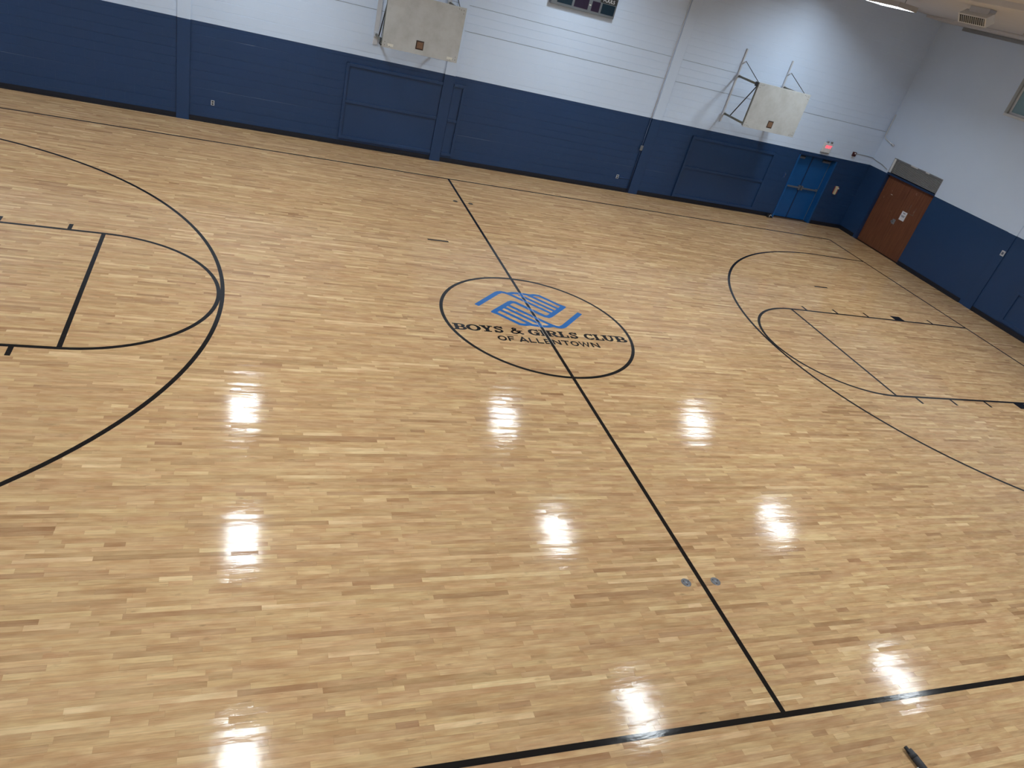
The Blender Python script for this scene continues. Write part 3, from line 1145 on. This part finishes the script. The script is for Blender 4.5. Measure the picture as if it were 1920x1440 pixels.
# ------------------------------------------------------------------ brown doors and louver in the end wall
xd = XR + .09
d2 = bpy.data.objects.new('door_2', None)
link(d2, None, (xd, (D2Y0 + D2Y1) / 2, 0))
tag(d2, 'red brown wooden double doors in the end wall below the louver', kind='structure')
obj('backing', G().box(xd + .06, xd + .10, D2Y0 - .05, D2Y1 + .05, 0, D2Z + .05), M['dark'], d2)
fr = G()
fr.box(XR - .012, xd + .06, D2Y1 - .06, D2Y1 - .001, 0, 2.345)
fr.box(XR + .02, xd + .06, D2Y0 + .001, D2Y0 + .03, 0, 2.345)
fr.box(XR - .012, xd + .06, D2Y0 + .001, D2Y1 - .061, 2.285, 2.345)
obj('door_frame', fr, M['doorframe'], d2, bevel=.004)
ym = 7.27
for y0, y1 in ((D2Y0 + .035, ym - .003), (ym + .003, D2Y1 - .065)):
    leaf = obj('door_leaf', G().box(xd, xd + .045, y0, y1, .01, 2.28), M['brown'], d2, bevel=.004)
obj('lock_plate', G().box(xd - .006, xd, ym - .07, ym + .06, .98, 1.14), M['grey'], d2, bevel=.003)
obj('door_knob', G().tube([(xd - .002, ym + .02, 1.06), (xd - .04, ym + .02, 1.06), (xd - .07, ym + .02, 1.06)], [.012, .014, .032], 12), M['alu'], d2, smooth=True)
for y0, z0, dy, hh in ((6.93, 1.51, .006, .26), (6.70, 1.49, .005, .24)):
    obj('scratch', G().obox((xd - .0008, y0, z0 + hh / 2), ((1, 0, 0), (0, 1, 0), (0, 0, 1)), (.001, dy, hh / 2)), M['rustpaint'], d2)
obj('scratch', G().box(xd - .002, xd, 6.66, 6.93, 1.487, 1.497), M['rustpaint'], d2)
obj('scratch', G().box(xd - .002, xd, 7.82, 7.90, 1.755, 1.77), M['sticker'], d2)

t = thing('louver_vent', (XR, (D2Y0 + D2Y1) / 2, 2.35), 'grey slatted louver above the brown doors', 'louver')
fr = G()
fr.box(XR + .01, xd + .06, D2Y0 + .002, D2Y0 + .03, 2.346, D2Z - .002)
fr.box(XR + .01, xd + .06, D2Y1 - .11, D2Y1 - .002, 2.346, D2Z - .002)
fr.box(XR + .03, xd + .06, D2Y0 + .03, D2Y1 - .11, D2Z - .045, D2Z - .002)
obj('frame', fr, M['grey'], t)
obj('side_strip', G().box(XR - .012, XR + .01, D2Y1 - .10, D2Y1 - .03, 2.36, D2Z - .03), M['white'], t)
ns = 12
for k in range(ns):
    z = 2.365 + (D2Z - .05 - 2.365) * (k + .5) / ns
    obj('slat', G().obox((XR + .045, (D2Y0 + .03 + D2Y1 - .11) / 2, z), ((1, 0, .75), (0, 1, 0), (-.75, 0, 1)), (.013, (D2Y1 - .11 - D2Y0 - .03) / 2, .0025)), M['slat'], t)
for y0, y1 in ((7.35, 7.65), (6.85, 7.0)):
    obj('paint_patch', G().box(XR + .022, XR + .031, y0, y1, D2Z - .04, D2Z - .004), M['white'], t)

t = thing('paper_notice', (xd, 7.02, 1.2), 'white printed paper notice taped to the brown doors', 'notice')
obj('sheet', G().box(xd - .003, xd - .0005, 6.91, 7.13, 1.20, 1.485), M['paper'], t)
for z, a, b in ((1.44, 6.96, 7.08), (1.422, 6.98, 7.06), (1.355, 6.94, 7.10), (1.335, 6.97, 7.09), (1.315, 6.95, 7.08)):
    obj('text_line', G().box(xd - .0042, xd - .0028, a, b, z - .006, z + .006), M['ink'], t)

# window high in the end wall
w1 = bpy.data.objects.new('window_1', None)
link(w1, None, (XR, 4.66, 4.98))
tag(w1, 'high window with grey frame at the right picture edge', kind='structure')
WY0, WY1, WZ0, WZ1 = 3.75, 5.57, 4.98, 6.2
g = G()
g.box(XR - .005, XR + .25, WY1 - .10, WY1 - .001, WZ0 + .001, WZ1 - .001)
g.box(XR - .005, XR + .25, WY0 + .001, WY0 + .10, WZ0 + .001, WZ1 - .001)
g.box(XR - .005, XR + .25, WY0 + .10, WY1 - .10, WZ1 - .10, WZ1 - .001)
obj('window_frame', g, M['sill'], w1, bevel=.006)
obj('window_sill', G().box(XR - .03, XR + .25, WY0 + .02, WY1 - .02, WZ0 - .02, WZ0 + .05), M['wallwhite'], w1, bevel=.006)
g = G()
g.box(XR + .05, XR + .09, WY1 - .16, WY1 - .10, WZ0 + .05, WZ1 - .10)
g.box(XR + .05, XR + .09, WY0 + .10, WY0 + .16, WZ0 + .05, WZ1 - .10)
g.box(XR + .05, XR + .09, WY0 + .16, WY1 - .16, WZ0 + .05, WZ0 + .11)
g.box(XR + .05, XR + .09, WY0 + .16, WY1 - .16, WZ1 - .16, WZ1 - .10)
obj('sash', g, M['wallwhite'], w1, bevel=.004)
obj('pane', G().box(XR + .065, XR + .073, WY0 + .16, WY1 - .16, WZ0 + .11, WZ1 - .16), M['glass'], w1)
obj('back_panel', G().box(XR + .24, XR + .26, WY0, WY1, WZ0, WZ1), M['dark'], w1)

# ------------------------------------------------------------------ conduits, outlets, switches
t = thing('conduit', (14.7, YF, 2.5), 'thin white conduit from the alarm horn around the corner to the louver', 'conduit')
obj('pipe', G().tube([(14.02, YF - .014, 2.555), (14.5, YF - .014, 2.555), (14.80, YF - .014, 2.54), (XR - .03, YF - .05, 2.52), (XR - .014, YF - .12, 2.505), (XR - .014, 8.75, 2.47), (XR - .014, 8.45, 2.40)], .009, 8), M['grey'], t, smooth=True)
t = thing('conduit', (14.8, 9.1, 3.2), 'white pipe bending off the room corner onto the end wall', 'conduit')
obj('pipe', G().tube([(XR - .04, 9.17, 4.0), (XR - .04, 9.17, 3.32), (XR - .04, 9.14, 3.25), (XR - .04, 9.06, 3.22), (XR - .04, 8.72, 3.15)], .018, 10), M['wallwhite'], t, smooth=True)
obj('end_cap', G().tube([(XR - .04, 8.74, 3.155), (XR - .04, 8.64, 3.14)], .032, 12), M['wallwhite'], t, smooth=True)

t = thing('conduit', (6.12, YF, 1.4), 'thin vertical conduit along the pilaster, dark blue below and grey above', 'conduit')
obj('lower_pipe', G().tube([(6.125, YF - .02, .02), (6.125, YF - .02, PAINT_Z)], .017, 8), M['doorframe'], t, smooth=True)
obj('upper_pipe', G().tube([(6.125, YF - .02, PAINT_Z), (6.125, YF - .02, ZC)],   .012, 8), M['wallwhite'], t, smooth=True)
obj('branch_pipe', G().tube([(5.70, YF - .012, .43), (6.11, YF - .012, .43)], .010, 8), M['blue'], t, smooth=True)
obj('switch_box', G().box(6.07, 6.16, YF - .065, YF - .036, 1.34, 1.49), M['alu'], t, bevel=.005)


def outlet(x, z, label):
    t = thing('wall_outlet', (x, YF, z), label, 'outlet', 'outlets on the long wall')
    obj('plate', G().box(x - .04, x + .04, YF - .012, YF - .001, z - .06, z + .06), M['outlet'], t, bevel=.003)
    for s in (-1, 1):
        obj('socket', G().box(x - .02, x + .02, YF - .016, YF - .011, z + s * .027 - .019, z + s * .027 + .019), M['hole'], t)


outlet(-5.85, .50, 'ivory wall outlet low on the blue wall right of the left pilaster')
outlet(5.66, .44, 'ivory wall outlet at the end of a short conduit by the right pilaster')
t = thing('wall_switch', (XR - .03, 3.2, 1.75), 'ivory switch plate on the pilaster of the end wall', 'switch')
obj('plate', G().box(XR - .045, XR - .031, 3.15, 3.27, 1.68, 1.83), M['outlet'], t, bevel=.003)
obj('insert', G().box(XR - .050, XR - .044, 3.18, 3.24, 1.72, 1.79), M['ink'], t)

# ------------------------------------------------------------------ ceiling air vent, pitched down into the room
t = thing('air_vent', (8.865, 2.554, 6.55), 'white ceiling air vent with a dark slatted grille', 'air vent')
fn = Vector((-.83, 0, -.56))                    # grille faces the court and down
up = Vector((-.56, 0, .83))
yv = Vector((0, 1, 0))
c = Vector((8.865, 2.554, 6.618))
hw, hh, dd = .373, .095, .106
obj('duct_collar', G().box(8.93, 9.13, 2.30, 2.81, 6.74, ZC), M['ceil'], t, bevel=.006)
obj('vent_box', G().obox(c - fn * dd, (yv, up, fn), (hw, hh, dd)), M['white'], t, bevel=.006)
obj('grille_back', G().obox(c + fn * .004, (yv, up, fn), (hw - .04, hh - .025, .004)), M['dark'], t)
for k in range(13):
    yy = -hw + .055 + k * (2 * hw - .11) / 12
    obj('grille_fin', G().obox(c + yv * yy + fn * .012, (yv, up, fn), (.006, hh - .026, .006)), M['white'], t)

# ------------------------------------------------------------------ floor anchors
def anchor(x, y, mtl, label):
    t = thing('floor_anchor', (x, y, 0), label, 'floor anchor', 'floor anchors beside the half court line')
    obj('cover', G().tube([(x, y, .0006), (x, y, .004)], [.062, .056], 24), M[mtl], t)
    obj('screw', G().tube([(x, y, .004), (x, y, .006)], .012, 12), M['alu' if mtl == 'anchor' else 'anchor_dark'], t)
    for k in range(3):
        a = k * 2.09 + .4
        obj('slot', G().tube([(x + .035 * math.cos(a), y + .035 * math.sin(a), .0038), (x + .035 * math.cos(a), y + .035 * math.sin(a), .0046)], .009, 8), M['hole'], t)


anchor(-.20, -6.12, 'anchor', 'round metal floor anchor near the viewer, left of the half court line')
anchor(.205, -6.13, 'anchor', 'round metal floor anchor near the viewer, right of the half court line')
anchor(-.19, 6.01, 'anchor_dark', 'round dark floor anchor near the blue wall, left of the half court line')
anchor(.20, 5.99, 'anchor_dark', 'round dark floor anchor near the blue wall, right of the half court line')

# ------------------------------------------------------------------ pole lying on the floor at the bottom edge
t = thing('floor_pole', (1.14, -8.7, 0), 'dark pole with charcoal grip lying on the floor at the bottom right edge', 'pole')
zc = .036
obj('tip', G().tube([(1.115, -8.33, zc), (1.118, -8.40, zc)], [.018, .020], 14), M['rubber'], t, smooth=True)
obj('grip', G().tube([(1.128, -8.365, zc), (1.135, -8.44, zc), (1.142, -8.62, zc)], [.030, .035, .036], 16), M['grip'], t, smooth=True)
obj('collar', G().tube([(1.1335, -8.425, zc), (1.135, -8.45, zc)], .0362, 16), M['rubber'], t, smooth=True)
obj('shaft', G().tube([(1.141, -8.60, zc), (1.19, -9.75, zc)], .030, 16), M['darksteel'], t, smooth=True)
obj('strap', G().tube([(1.095, -8.53, .02), (1.085, -8.62, .014), (1.10, -8.75, .02)], .012, 8), M['sticker'], t, smooth=True)
